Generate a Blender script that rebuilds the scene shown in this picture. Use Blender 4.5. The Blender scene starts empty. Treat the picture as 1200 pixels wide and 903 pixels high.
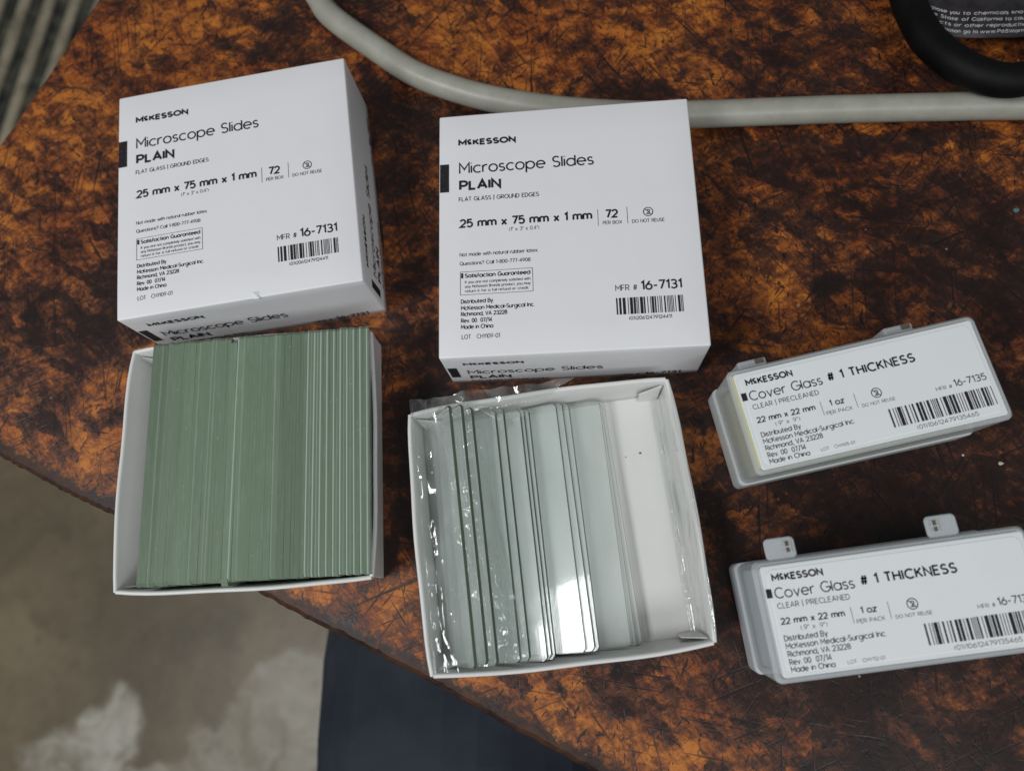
import bpy, bmesh, math, random
from mathutils import Vector, Matrix
random.seed(7)
S = 0.001                                   # all modelling below is in millimetres
scene = bpy.context.scene
C = scene.collection

# ------------------------------------------------------------------ camera
RIGHT = Vector((0.99580, 0.0, -0.09160))
DOWN = Vector((-0.02328, -0.96717, -0.25305))
FWD = Vector((-0.08859, 0.25412, -0.96311))
cam_d = bpy.data.cameras.new("camera")
cam = bpy.data.objects.new("camera", cam_d)
C.objects.link(cam)
CAM_H = 239.37
mw = Matrix.Identity(4)
for i in range(3):
    mw[i][0] = RIGHT[i]; mw[i][1] = -DOWN[i]; mw[i][2] = -FWD[i]
mw[2][3] = CAM_H * S
cam.matrix_world = mw
cam_d.sensor_width = 36.0
cam_d.sensor_fit = 'HORIZONTAL'
cam_d.lens = 854.9 / 1200 * 36
cam_d.clip_start = 0.005
cam_d.clip_end = 50
cam_d.dof.use_dof = True
cam_d.dof.focus_distance = 0.228
cam_d.dof.aperture_fstop = 9.0
scene.camera = cam

# ------------------------------------------------------------------ light
scene.view_settings.view_transform = 'Standard'
scene.view_settings.look = 'None'
scene.view_settings.exposure = 0.0
scene.view_settings.gamma = 1.0
scene.cycles.use_denoising = True
scene.cycles.max_bounces = 14
scene.cycles.transparent_max_bounces = 96
scene.cycles.caustics_reflective = True
scene.cycles.sample_clamp_indirect = 4.0
scene.cycles.caustics_refractive = False
world = bpy.data.worlds.new("World")
scene.world = world
world.use_nodes = True
bgn = world.node_tree.nodes['Background']
bgn.inputs[0].default_value = (0.93, 0.98, 1.0, 1)
bgn.inputs[1].default_value = 0.125

def area(name, loc, target, sx, sy, power, col, spread=180):
    d = bpy.data.lights.new(name, 'AREA')
    d.shape = 'RECTANGLE'; d.size = sx; d.size_y = sy; d.energy = power; d.color = col
    d.spread = math.radians(spread)
    o = bpy.data.objects.new(name, d)
    C.objects.link(o)
    o.location = loc
    o.rotation_euler = (Vector(target) - Vector(loc)).to_track_quat('-Z', 'Y').to_euler()
    return o
KEY = area("window_light", (-0.87, -0.37, 1.20), (0, 0.03, 0), 0.48, 0.44, 13.2, (0.975, 0.985, 1.0))
CEIL = area("ceiling_light", (0.60, -1.15, 1.50), (0, 0.05, 0), 1.1, 0.6, 13.0, (0.96, 0.99, 1.0))

# ------------------------------------------------------------------ colour + node helpers
def lin(c):
    c = c / 255.0
    return c / 12.92 if c <= 0.04045 else ((c + 0.055) / 1.055) ** 2.4
def rgb(r, g, b):
    return (lin(r), lin(g), lin(b), 1.0)

class NT:
    def fresnel(self, ior, normal=None):
        g = self.n('ShaderNodeNewGeometry')
        fr = self.n('ShaderNodeFresnel')
        self.put(fr.inputs[0], self.math('ADD', self.math('MULTIPLY', g.outputs['Backfacing'], 1.0 / ior - ior), ior))
        if normal is not None:
            self.put(fr.inputs['Normal'], normal)
        return fr.outputs[0]
    def __init__(self, name):
        self.m = bpy.data.materials.new(name)
        self.m.use_nodes = True
        self.t = self.m.node_tree
        self.t.nodes.clear()
        self.out = self.n('ShaderNodeOutputMaterial')
    def n(self, typ, **kw):
        nd = self.t.nodes.new(typ)
        for k, v in kw.items():
            setattr(nd, k, v)
        return nd
    def put(self, sock, v):
        if hasattr(v, 'is_output'):
            self.t.links.new(v, sock)
        else:
            sock.default_value = v
    def math(self, op, a, b=0.0, c=0.0, clamp=False):
        nd = self.n('ShaderNodeMath', operation=op, use_clamp=clamp)
        self.put(nd.inputs[0], a); self.put(nd.inputs[1], b); self.put(nd.inputs[2], c)
        return nd.outputs[0]
    def vmath(self, op, a, b=(0, 0, 0), scale=1.0):
        nd = self.n('ShaderNodeVectorMath', operation=op)
        self.put(nd.inputs[0], a)
        if op == 'SCALE':
            nd.inputs[3].default_value = scale
        elif op != 'LENGTH':
            self.put(nd.inputs[1], b)
        return nd.outputs['Value'] if op in ('LENGTH', 'DOT_PRODUCT', 'DISTANCE') else nd.outputs[0]
    def coords(self):
        tc = self.n('ShaderNodeTexCoord')
        return self.vmath('SCALE', tc.outputs['Object'], scale=1.0 / S)      # millimetres
    def map(self, v, rot=0.0, sc=(1, 1, 1), loc=(0, 0, 0)):
        if rot:                              # turn first, then stretch along the turned axes
            nd = self.n('ShaderNodeMapping')
            self.put(nd.inputs[0], v)
            nd.inputs['Rotation'].default_value = (0, 0, rot)
            v = nd.outputs[0]
        nd = self.n('ShaderNodeMapping')
        self.put(nd.inputs[0], v)
        nd.inputs['Location'].default_value = loc
        nd.inputs['Scale'].default_value = sc
        return nd.outputs[0]
    def noise(self, v, size, detail=2.0, rough=0.5, dist=0.0, col=False):
        nd = self.n('ShaderNodeTexNoise')
        self.put(nd.inputs['Vector'], v)
        nd.inputs['Scale'].default_value = 1.0 / size
        nd.inputs['Detail'].default_value = detail
        nd.inputs['Roughness'].default_value = rough
        nd.inputs['Distortion'].default_value = dist
        return nd.outputs['Color' if col else 'Fac']
    def voro(self, v, size, feature='F1', rnd=1.0, out='Distance'):
        nd = self.n('ShaderNodeTexVoronoi', feature=feature)
        self.put(nd.inputs['Vector'], v)
        nd.inputs['Scale'].default_value = 1.0 / size
        nd.inputs['Randomness'].default_value = rnd
        return nd.outputs[out]
    def step(self, x, lo, hi, a=0.0, b=1.0):
        nd = self.n('ShaderNodeMapRange', interpolation_type='SMOOTHSTEP')
        self.put(nd.inputs['Value'], x)
        for k, val in (('From Min', lo), ('From Max', hi), ('To Min', a), ('To Max', b)):
            nd.inputs[k].default_value = val
        return nd.outputs[0]
    def mix(self, f, a, b, mode='MIX'):
        nd = self.n('ShaderNodeMix', data_type='RGBA', blend_type=mode)
        self.put(nd.inputs[0], f); self.put(nd.inputs[6], a); self.put(nd.inputs[7], b)
        return nd.outputs[2]
    def ramp(self, f, stops):
        nd = self.n('ShaderNodeValToRGB')
        self.put(nd.inputs[0], f)
        cr = nd.color_ramp
        while len(cr.elements) < len(stops):
            cr.elements.new(0.5)
        for e, (p, c) in zip(cr.elements, stops):
            e.position = p; e.color = c
        return nd.outputs[0]
    def bump(self, h, strength, dist_mm, normal=None):
        nd = self.n('ShaderNodeBump')
        nd.inputs['Strength'].default_value = strength
        nd.inputs['Distance'].default_value = dist_mm * S
        self.put(nd.inputs['Height'], h)
        if normal is not None:
            self.put(nd.inputs['Normal'], normal)
        return nd.outputs[0]
    def pbr(self, col, rough=0.5, normal=None, **kw):
        nd = self.n('ShaderNodeBsdfPrincipled')
        self.put(nd.inputs['Base Color'], col); self.put(nd.inputs['Roughness'], rough)
        if normal is not None:
            self.put(nd.inputs['Normal'], normal)
        for k, v in kw.items():
            self.put(nd.inputs[k.replace('_', ' ')], v)
        return nd.outputs[0]
    def mixsh(self, f, a, b):
        nd = self.n('ShaderNodeMixShader')
        self.put(nd.inputs[0], f); self.put(nd.inputs[1], a); self.put(nd.inputs[2], b)
        return nd.outputs[0]
    def done(self, sh):
        self.t.links.new(sh, self.out.inputs['Surface'])
        return self.m
    def blob(self, v, x, y, rx, ry, ang, soft=0.6):
        """1 inside an ellipse-shaped stain (mm), 0 outside"""
        d = self.vmath('SUBTRACT', v, (x, y, 0))
        d = self.map(d, rot=-math.radians(ang))
        d = self.vmath('MULTIPLY', d, (1.0 / rx, 1.0 / ry, 0))
        return self.step(self.vmath('LENGTH', d), 1.0 + soft, 1.0 - soft * .5)

# ------------------------------------------------------------------ materials
def wood_material():
    k = NT("scarred_lacquered_wood")
    v = k.coords()
    w1 = k.vmath('SUBTRACT', k.noise(v, 16, 3, .55, col=True), (.5, .5, .5))
    v2 = k.vmath('ADD', v, k.vmath('SCALE', w1, scale=6.0))
    w2 = k.vmath('SUBTRACT', k.noise(v, 3.2, 2, .6, col=True), (.5, .5, .5))
    v3 = k.vmath('ADD', v2, k.vmath('SCALE', w2, scale=3.0))
    big = k.noise(v, 62, 2, .5)
    mid = k.noise(k.map(v2, rot=.5, sc=(1, 1.45, 1)), 11, 9, .70, .25)
    fine = k.noise(k.map(v2, rot=-.45, sc=(.6, 1.4, 1)), 5.0, 8, .78, .4)
    grain = k.noise(k.map(v2, rot=-.30, sc=(.22, 1.5, 1)), 1.2, 4, .7)
    flake = k.voro(k.map(v3, rot=.6, sc=(.6, 1.15, 1)), 6.5, out='Color')
    fl = k.n('ShaderNodeSeparateColor'); k.put(fl.inputs[0], flake)
    # worn-through orange lacquer: lighter on the left and along the front edge, old dark finish on the right
    sx = k.n('ShaderNodeSeparateXYZ'); k.put(sx.inputs[0], v)
    edge = k.math('ADD', k.math('MULTIPLY', sx.outputs[0], .426), k.math('MULTIPLY', sx.outputs[1], .905))   # 0 at the front edge line
    bias_r = k.math('ADD', k.step(sx.outputs[0], 20, 110, 0.0, .045), k.math('MULTIPLY', k.step(sx.outputs[0], 30, 75), k.step(sx.outputs[1], 75, 25, 0.0, .055)))
    bias_e = k.step(edge, 2, -42, 0.0, -.10)
    bias_t = k.step(sx.outputs[1], 110, 190, 0.0, -.08)
    t = k.math('ADD', k.math('MULTIPLY', mid, .58), k.math('MULTIPLY', fine, .52))
    tiny = k.noise(k.map(v2, rot=.9, sc=(.5, 1.5, 1)), 1.7, 4, .7)
    t = k.math('ADD', t, k.math('MULTIPLY', k.math('SUBTRACT', tiny, .5), .26))
    t = k.math('ADD', t, k.math('MULTIPLY', k.math('SUBTRACT', big, .5), .42))
    t = k.math('ADD', t, k.math('MULTIPLY', k.math('SUBTRACT', fl.outputs[0], .5), .13))
    t = k.math('ADD', k.math('MULTIPLY', k.math('SUBTRACT', t, .5), 1.2), .484)
    t = k.math('ADD', t, bias_r); t = k.math('ADD', t, bias_e); t = k.math('ADD', t, bias_t)
    for (x, y, rx, ry, a, g) in ((86, 96, 5, 3.5, 20, .28), (-203, 94, 3, 2.4, 0, .3), (-170, 92, 12, 40, -25, .07),
                                 (-96, 218, 34, 12, 12, .06), (60, 190, 20, 7, -30, .08), (-52, 40, 7, 60, 5, .10),
                                 (40, 168, 60, 10, 0, .07), (100, 20, 60, 22, 10, .05), (-60, 175, 22, 10, -35, .10), (-185, 48, 8, 18, 30, .06),
                                 (-42, 2, 3, 9, 25, .16), (-62, 8, 2.5, 7, -10, .14), (12, -22, 1.6, 8, -24, .20), (120, 150, 10, 4, 10, .16)):
        t = k.math('ADD', t, k.math('MULTIPLY', k.blob(v2, x, y, rx, ry, a), g))
    col = k.ramp(t, [(.32, rgb(188, 114, 42)), (.42, rgb(150, 84, 31)), (.49, rgb(110, 60, 29)), (.555, rgb(76, 43, 28)),
                     (.625, rgb(50, 32, 27)), (.78, rgb(35, 25, 23))])
    hue = k.step(k.noise(v, 30, 3, .6), .38, .66)
    col = k.mix(k.math('MULTIPLY', hue, .45), col, rgb(168, 84, 40), 'MULTIPLY')
    col = k.mix(k.step(grain, .52, .74, 0, .40), col, rgb(60, 30, 18))
    # fine cracks in the finish
    e1 = k.voro(v3, 5.2, 'DISTANCE_TO_EDGE')
    c1 = k.math('MULTIPLY', k.step(e1, .085, .0), k.step(k.noise(v, 9, 3), .45, .62))
    c1 = k.math('MULTIPLY', c1, k.step(t, .60, .48))
    e2 = k.voro(k.map(v2, rot=1.1, sc=(.35, 1, 1)), 10.0, 'DISTANCE_TO_EDGE')
    c2 = k.math('MULTIPLY', k.step(e2, .035, .0), k.step(k.noise(k.map(v, loc=(31, 7, 0)), 14, 3), .47, .60))
    c2 = k.math('MULTIPLY', c2, k.step(t, .62, .50))
    # knife cuts: long thin marks in several directions
    cuts = None
    for a, seed, w, ln in ((.15, 11, 1.1, 34), (.95, 37, 1.3, 30), (1.62, 53, 1.0, 42), (2.25, 71, 1.4, 28), (2.75, 97, 1.2, 36), (1.35, 131, .9, 38)):
        nz = k.noise(k.map(v, rot=a, sc=(1 / ln, 1 / w, 1), loc=(seed, seed * 1.7, 0)), 1.0, 1.0, .4)
        c = k.math('MULTIPLY', k.step(nz, .655, .695), k.step(k.noise(k.map(v, loc=(seed * 3, 5, 0)), 40, 2), .40, .62))
        cuts = c if cuts is None else k.math('MAXIMUM', cuts, c)
    gouge = None
    for a, seed in ((.7, 17), (2.1, 61), (1.5, 29)):
        g_ = k.step(k.noise(k.map(v2, rot=a, sc=(1 / 9.0, 1 / 1.7, 1), loc=(seed, seed * 2.3, 0)), 1.0, 2.5, .6), .645, .68)
        gouge = g_ if gouge is None else k.math('MAXIMUM', gouge, g_)
    dots = k.math('MULTIPLY', k.step(k.voro(v2, 8.0), .12, .05), k.step(k.noise(v, 13, 2), .46, .56))
    dark = k.math('MAXIMUM', k.math('MULTIPLY', c1, .75), k.math('MULTIPLY', c2, .45))
    dark = k.math('MAXIMUM', dark, k.math('MULTIPLY', cuts, .93))
    dark = k.math('MAXIMUM', dark, dots)
    dark = k.math('MAXIMUM', dark, k.math('MULTIPLY', gouge, .9))
    # tarry rim along the worn table edge
    rim = k.math('MULTIPLY', k.step(k.math('ADD', edge, k.math('MULTIPLY', k.noise(v, 4.5, 5, .75), 15.0)), -35.5, -38.5), .9)
    dark = k.math('MAXIMUM', dark, rim)
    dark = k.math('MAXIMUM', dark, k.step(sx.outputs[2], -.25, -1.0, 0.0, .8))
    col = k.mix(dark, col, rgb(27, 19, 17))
    # pale specks of dust and paint
    vs = k.voro(v, 9.0)
    rd = k.n('ShaderNodeSeparateColor'); k.put(rd.inputs[0], k.voro(v, 9.0, out='Color'))
    sp = k.math('MULTIPLY', k.step(vs, .055, .03), k.step(rd.outputs[1], .80, .86))
    col = k.mix(k.math('MULTIPLY', sp, .55), col, rgb(170, 165, 155))
    h = k.math('SUBTRACT', k.math('MULTIPLY', fine, .5), k.math('MULTIPLY', dark, .22))
    h = k.math('ADD', h, k.math('MULTIPLY', mid, .6))
    nm = k.bump(h, .40, .4)
    rough = k.step(t, .4, .66, .52, .34)
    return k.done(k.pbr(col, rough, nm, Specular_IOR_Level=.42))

def paper_material(name, c, rough=.5, bump=.12, spec=.4, dirt=.5):
    k = NT(name)
    v = k.coords()
    n = k.noise(v, 14, 4, .6)
    f = k.noise(v, .35, 2, .6)
    cc = k.mix(k.step(n, .35, .75, 0, .10 * dirt), c, rgb(188, 184, 178))
    g = k.voro(v, 5.5)
    r = k.n('ShaderNodeSeparateColor'); k.put(r.inputs[0], k.voro(v, 5.5, out='Color'))
    speck = k.math('MULTIPLY', k.step(g, .045, .02), k.step(r.outputs[0], .82, .86))
    cc = k.mix(k.math('MULTIPLY', speck, .5 * dirt), cc, rgb(120, 112, 102))
    hh = k.math('ADD', k.math('MULTIPLY', f, .25), k.math('MULTIPLY', k.noise(v, 11, 2), 2.2))
    return k.done(k.pbr(cc, rough, k.bump(hh, bump, .25), Specular_IOR_Level=spec))

def plain(name, c, rough=.5, spec=.5):
    k = NT(name)
    return k.done(k.pbr(c, rough, Specular_IOR_Level=spec))

def ink_material():
    k = NT("black_printing_ink")
    v = k.coords()
    c = k.mix(k.step(k.noise(v, .8, 2), .4, .7), rgb(30, 29, 33), rgb(46, 45, 49))
    return k.done(k.pbr(c, .55, Specular_IOR_Level=.3))

def grey_ink(name, c):
    return plain(name, c, .6, .3)

def glass_face():
    k = NT("clear_slide_glass")
    tr = k.n('ShaderNodeBsdfTransparent'); tr.inputs[0].default_value = (.995, .999, .997, 1)
    gl = k.n('ShaderNodeBsdfGlossy'); gl.inputs['Roughness'].default_value = .05
    g2 = k.n('ShaderNodeBsdfGlossy'); g2.inputs['Roughness'].default_value = .34
    v = k.coords()
    sm = k.noise(k.map(v, sc=(1, .3, 1)), 9, 3, .6)
    k.put(gl.inputs['Normal'], k.bump(k.noise(v, 9, 1), .05, .25))
    gm = k.n('ShaderNodeNewGeometry')
    fr = k.math('MULTIPLY', k.fresnel(1.68), k.math('SUBTRACT', 1.0, gm.outputs['Backfacing']))
    df = k.n('ShaderNodeBsdfDiffuse'); df.inputs[0].default_value = rgb(236, 244, 240)
    a = k.mixsh(fr, tr.outputs[0], k.mixsh(.45, gl.outputs[0], g2.outputs[0]))
    hz = k.math('MULTIPLY', k.step(sm, .35, .75, .13, .24), k.math('SUBTRACT', 1.0, gm.outputs['Backfacing']))  # white haze mixed over the upward faces to brighten the glass
    return k.done(k.mixsh(hz, a, df.outputs[0]))

def glass_edge():
    k = NT("ground_green_glass_edge")
    oi = k.n('ShaderNodeObjectInfo')
    v = k.coords()
    v = k.vmath('ADD', v, k.vmath('SCALE', oi.outputs['Random'], scale=900.0))
    st = k.noise(k.map(v, sc=(1, .06, 1)), .55, 3, .6)
    dirt = k.noise(v, 9, 4, .6)
    c = k.mix(k.step(st, .35, .7, 0, .35), rgb(110, 127, 106), rgb(120, 136, 116))
    c = k.mix(k.step(dirt, .45, .75, 0, .22), c, rgb(140, 158, 144))
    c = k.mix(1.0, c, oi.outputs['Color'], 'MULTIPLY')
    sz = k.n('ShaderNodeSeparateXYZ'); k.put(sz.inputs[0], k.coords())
    c = k.mix(k.math('MULTIPLY', k.step(sz.outputs[2], .50, .72), oi.outputs['Alpha']), c, rgb(168, 184, 170))  # painted highlight: paler line along one arris, strength from the object's alpha
    ch = k.math('MULTIPLY', k.step(k.noise(v, .9, 2), .70, .78), k.step(k.noise(v, 14, 2), .5, .6))
    c = k.mix(k.math('MULTIPLY', ch, .5), c, rgb(205, 216, 208))
    return k.done(k.pbr(c, .34, k.bump(st, .15, .2), Specular_IOR_Level=.5))

def frosted(name, c, alpha, rough=.2, bump=.1):
    k = NT(name)
    v = k.coords()
    tr = k.n('ShaderNodeBsdfTransparent'); tr.inputs[0].default_value = (.86, .89, .92, 1)
    tl = k.n('ShaderNodeBsdfTranslucent'); tl.inputs[0].default_value = c
    n = k.noise(v, 5, 3, .6)
    nm = k.bump(n, bump, .3)
    cc = k.mix(k.step(n, .35, .75, 0, .25), c, tuple(x * .85 for x in c[:3]) + (1,))
    p = k.pbr(cc, rough, nm, Specular_IOR_Level=.5)
    body = k.mixsh(.35, p, tl.outputs[0])
    return k.done(k.mixsh(alpha, tr.outputs[0], body))

def film_material():
    k = NT("crinkled_clear_film")
    v = k.coords()
    tr = k.n('ShaderNodeBsdfTransparent'); tr.inputs[0].default_value = (.965, .975, .97, 1)
    gl = k.n('ShaderNodeBsdfGlossy'); gl.inputs['Roughness'].default_value = .07
    w = k.vmath('SUBTRACT', k.noise(v, 7, 2, .5, col=True), (.5, .5, .5))
    vv = k.vmath('ADD', v, k.vmath('SCALE', w, scale=5.0))
    cr = k.voro(k.map(vv, rot=-.15, sc=(1.0, .42, 1)), 4.5, 'SMOOTH_F1')
    n2 = k.noise(k.map(vv, rot=.1, sc=(1, .3, 1)), 2.0, 3, .6)
    nm = k.bump(k.math('ADD', k.math('MULTIPLY', cr, 1.1), k.math('MULTIPLY', n2, .55)), .42, .8)
    k.put(gl.inputs['Normal'], nm)
    fr = k.fresnel(1.5, nm)
    f = k.math('MULTIPLY', fr, 2.4, clamp=True)
    df = k.n('ShaderNodeBsdfDiffuse'); df.inputs[0].default_value = rgb(215, 222, 218)
    a = k.mixsh(f, tr.outputs[0], gl.outputs[0])
    return k.done(k.mixsh(k.step(cr,   .30, .75, .04, .20), a, df.outputs[0]))

def floor_material():
    k = NT("stained_concrete_floor")
    v = k.coords()
    w = k.vmath('SUBTRACT', k.noise(v, 130, 4, .6, col=True), (.5, .5, .5))
    v2 = k.vmath('ADD', v, k.vmath('SCALE', w, scale=150.0))
    base = k.ramp(k.noise(v2, 260, 5, .6), [(.32, rgb(86, 76, 60)), (.5, rgb(118, 106, 84)), (.66, rgb(142, 128, 102))])
    m = None
    for b in ((-660, -232, 62, 50, 20), (-625, -195, 44, 50, -25), (-560, -262, 70, 26, 5), (-450, -218, 60, 34, 32), (-395, -140, 26, 70, -38), (-352, -190, 36, 90, -10)):
        q = k.math('MULTIPLY', k.blob(v2, *b, soft=.3), 1.0 if b[0] < -590 else .62)
        m = q if m is None else k.math('MAXIMUM', m, q)
    pale = k.ramp(k.noise(v2, 40, 4, .6), [(.3, rgb(168, 162, 144)), (.7, rgb(212, 207, 196))])
    col = k.mix(k.math('MULTIPLY', k.math('MULTIPLY', m, .85), k.step(k.noise(v2, 55, 4, .65), .28, .55, .35, 1.0)), base, pale)
    col = k.mix(k.step(k.noise(v, 17, 4, .65), .55, .75, 0, .4), col, rgb(80, 70, 58))
    return k.done(k.pbr(col, .45, k.bump(k.noise(v, 20, 4), .3, 2.0)))

def mat_material():
    k = NT("worn_ribbed_rubber")
    v = k.coords()
    sx = k.n('ShaderNodeSeparateXYZ'); k.put(sx.inputs[0], v)
    n = k.noise(v, 28, 4, .7)
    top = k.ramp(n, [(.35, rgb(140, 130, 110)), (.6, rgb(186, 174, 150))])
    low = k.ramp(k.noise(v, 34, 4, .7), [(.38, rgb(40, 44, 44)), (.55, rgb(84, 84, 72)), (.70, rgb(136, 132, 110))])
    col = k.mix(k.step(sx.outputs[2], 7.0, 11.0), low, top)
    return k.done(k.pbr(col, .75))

def cable_material(name, a, b, rough, bump=.15):
    k = NT(name)
    v = k.coords()
    n = k.noise(v, 10, 5, .65)
    c = k.mix(k.step(n, .38, .68), a, b)
    c = k.mix(k.math('MULTIPLY', k.step(k.noise(v, 1.6, 3, .7), .66, .74), .45), c, tuple(x * .45 for x in a[:3]) + (1,))
    return k.done(k.pbr(c, rough, k.bump(k.noise(v, 1.2, 4, .7), bump, .3), Specular_IOR_Level=.4 if a[0] > .05 else .18))

def denim_material():
    k = NT("dark_navy_twill")
    v = k.coords()
    tw = k.n('ShaderNodeTexWave'); k.put(tw.inputs['Vector'], k.map(v, rot=.8)); tw.inputs['Scale'].default_value = .55; tw.inputs['Distortion'].default_value = 1.0
    n = k.noise(v, 45, 4, .6)
    c = k.mix(k.step(n, .35, .7), rgb(32, 37, 44), rgb(46, 51, 58))
    c = k.mix(k.math('MULTIPLY', tw.outputs['Fac'], .25), c, rgb(74, 82, 94))
    return k.done(k.pbr(c, .9, k.bump(tw.outputs['Fac'], .2, .5), Specular_IOR_Level=.2))

M = dict(
    wood=wood_material(), card=paper_material("white_coated_card", rgb(226, 226, 228), .46, .22),
    card_in=paper_material("white_card_inside", rgb(216, 216, 213), .36, .3, dirt=.9),
    raw=plain("cut_card_edge", rgb(150, 146, 140), .9, .1),
    ink=ink_material(), ink2=grey_ink("grey_printing_ink", rgb(92, 90, 94)),
    face=glass_face(), edge=glass_edge(), film=film_material(),
    lid=frosted("frosted_polypropylene_lid", rgb(234, 238, 240), .60, .16), base=frosted("frosted_polypropylene_base", rgb(236, 239, 241), .86, .2),
    label=paper_material("white_label_paper", rgb(226, 229, 230), .42, .06), plate=paper_material("white_plastic_plate", rgb(222, 226, 226), .3, .05),
    insert=plain("yellowed_paper_insert", rgb(206, 200, 150), .7, .2),
    floor=floor_material(), mat=mat_material(),
    grey=cable_material("grey_cable_jacket", rgb(150, 149, 138), rgb(160, 159, 148), .40),
    black=cable_material("black_rubber_jacket", rgb(6, 6, 7), rgb(13, 13, 14), .6, .4),
    tag=cable_material("black_label_film", rgb(38, 36, 40), rgb(58, 54, 58), .38), tagink=plain("pale_label_print", rgb(176, 174, 172), .6, .2),
    denim=denim_material(), crumb=plain("rust_crumb", rgb(120, 82, 52), .9, .1), chip=plain("pale_chip", rgb(190, 186, 172), .8, .2),
    teal=plain("teal_paint_chip", rgb(84, 112, 112), .6, .3), clasp_recess=plain("dark_recess_plastic", rgb(92, 84, 74), .4, .4),
)

# ------------------------------------------------------------------ object helpers
def mesh_obj(name, verts, faces, mat, parent=None, smooth=False, mats=None, fmat=None):
    me = bpy.data.meshes.new(name)
    me.from_pydata([(x * S, y * S, z * S) for x, y, z in verts], [], faces)
    for m in (mats or [mat]):
        me.materials.append(m)
    if fmat:
        me.polygons.foreach_set('material_index', fmat)
    if smooth:
        me.polygons.foreach_set('use_smooth', [True] * len(me.polygons))
    me.update()
    o = bpy.data.objects.new(name, me)
    C.objects.link(o)
    o.parent = parent
    return o
def bm_obj(name, bm, mat, parent=None, smooth=None):
    me = bpy.data.meshes.new(name)
    for v in bm.verts:
        v.co *= S
    bmesh.ops.recalc_face_normals(bm, faces=bm.faces[:])
    bm.to_mesh(me); bm.free()
    me.materials.append(mat)
    o = bpy.data.objects.new(name, me)
    C.objects.link(o)
    o.parent = parent
    if smooth is not None:
        me.polygons.foreach_set('use_smooth', [True] * len(me.polygons))
        try:
            me.set_sharp_from_angle(angle=math.radians(smooth))
        except Exception:
            pass
    return o
def thing(name, label, cat, x=0, y=0, z=0, rot=0, group=None):
    o = bpy.data.objects.new(name, None)
    C.objects.link(o)
    o.empty_display_size = .01
    o.location = (x * S, y * S, z * S); o.rotation_euler = (0, 0, rot)
    return tag(o, label, cat, group)
def tag(o, label, cat, group=None):
    o['label'] = label; o['category'] = cat
    if group:
        o['group'] = group
    return o
def box_bm(x0, x1, y0, y1, z0, z1, bev=0.0, seg=2, bm=None):
    bm = bm or bmesh.new()
    r = bmesh.ops.create_cube(bm, size=1.0)
    for v in r['verts']:
        v.co.x = x0 if v.co.x < 0 else x1
        v.co.y = y0 if v.co.y < 0 else y1
        v.co.z = z0 if v.co.z < 0 else z1
    if bev:
        es = list({e for v in r['verts'] for e in v.link_edges})
        bmesh.ops.bevel(bm, geom=es, offset=bev, segments=seg, affect='EDGES', profile=.5)
    return bm
def rounded_rect(hx, hy, r, seg=5):
    pts = []
    for cx, cy, a in ((hx - r, hy - r, 0), (-hx + r, hy - r, 90), (-hx + r, -hy + r, 180), (hx - r, -hy + r, 270)):
        for i in range(seg + 1):
            t = math.radians(a + 90 * i / seg)
            pts.append((cx + r * math.cos(t), cy + r * math.sin(t)))
    return pts
def loft(rings, cap0=True, cap1=True):
    """rings: list of (points2d, z); returns verts, faces"""
    V, F = [], []
    n = len(rings[0][0])
    for pts, z in rings:
        V += [(x, y, z) for x, y in pts]
    for r in range(len(rings) - 1):
        for i in range(n):
            j = (i + 1) % n
            F.append((r * n + i, r * n + j, (r + 1) * n + j, (r + 1) * n + i))
    if cap0:
        F.append(tuple(reversed(range(n))))
    if cap1:
        b = (len(rings) - 1) * n
        F.append(tuple(range(b, b + n)))
    return V, F
def sweep(path, radius, seg=20, cap=True):
    """round tube along a smoothed path of 3-D points (mm)"""
    P = [Vector(p) for p in path]
    Q = []
    for i in range(len(P) - 1):
        p0 = P[i - 1] if i else P[0] * 2 - P[1]
        p1, p2 = P[i], P[i + 1]
        p3 = P[i + 2] if i + 2 < len(P) else P[-1] * 2 - P[-2]
        for s in range(8):
            t = s / 8
            Q.append(.5 * ((2 * p1) + (p2 - p0) * t + (2 * p0 - 5 * p1 + 4 * p2 - p3) * t * t + (3 * p1 - p0 - 3 * p2 + p3) * t ** 3))
    Q.append(P[-1])
    V, F = [], []
    up = Vector((0, 0, 1))
    for i, q in enumerate(Q):
        d = (Q[min(i + 1, len(Q) - 1)] - Q[max(i - 1, 0)]).normalized()
        a = d.cross(up).normalized(); b = a.cross(d).normalized()
        for s in range(seg):
            t = 2 * math.pi * s / seg
            V.append(tuple(q + a * radius * math.cos(t) + b * radius * math.sin(t)))
    for i in range(len(Q) - 1):
        for s in range(seg):
            s2 = (s + 1) % seg
            F.append((i * seg + s, i * seg + s2, (i + 1) * seg + s2, (i + 1) * seg + s))
    if cap:
        F.append(tuple(range(seg))); F.append(tuple(reversed(range((len(Q) - 1) * seg, len(Q) * seg))))
    return V, F

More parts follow.
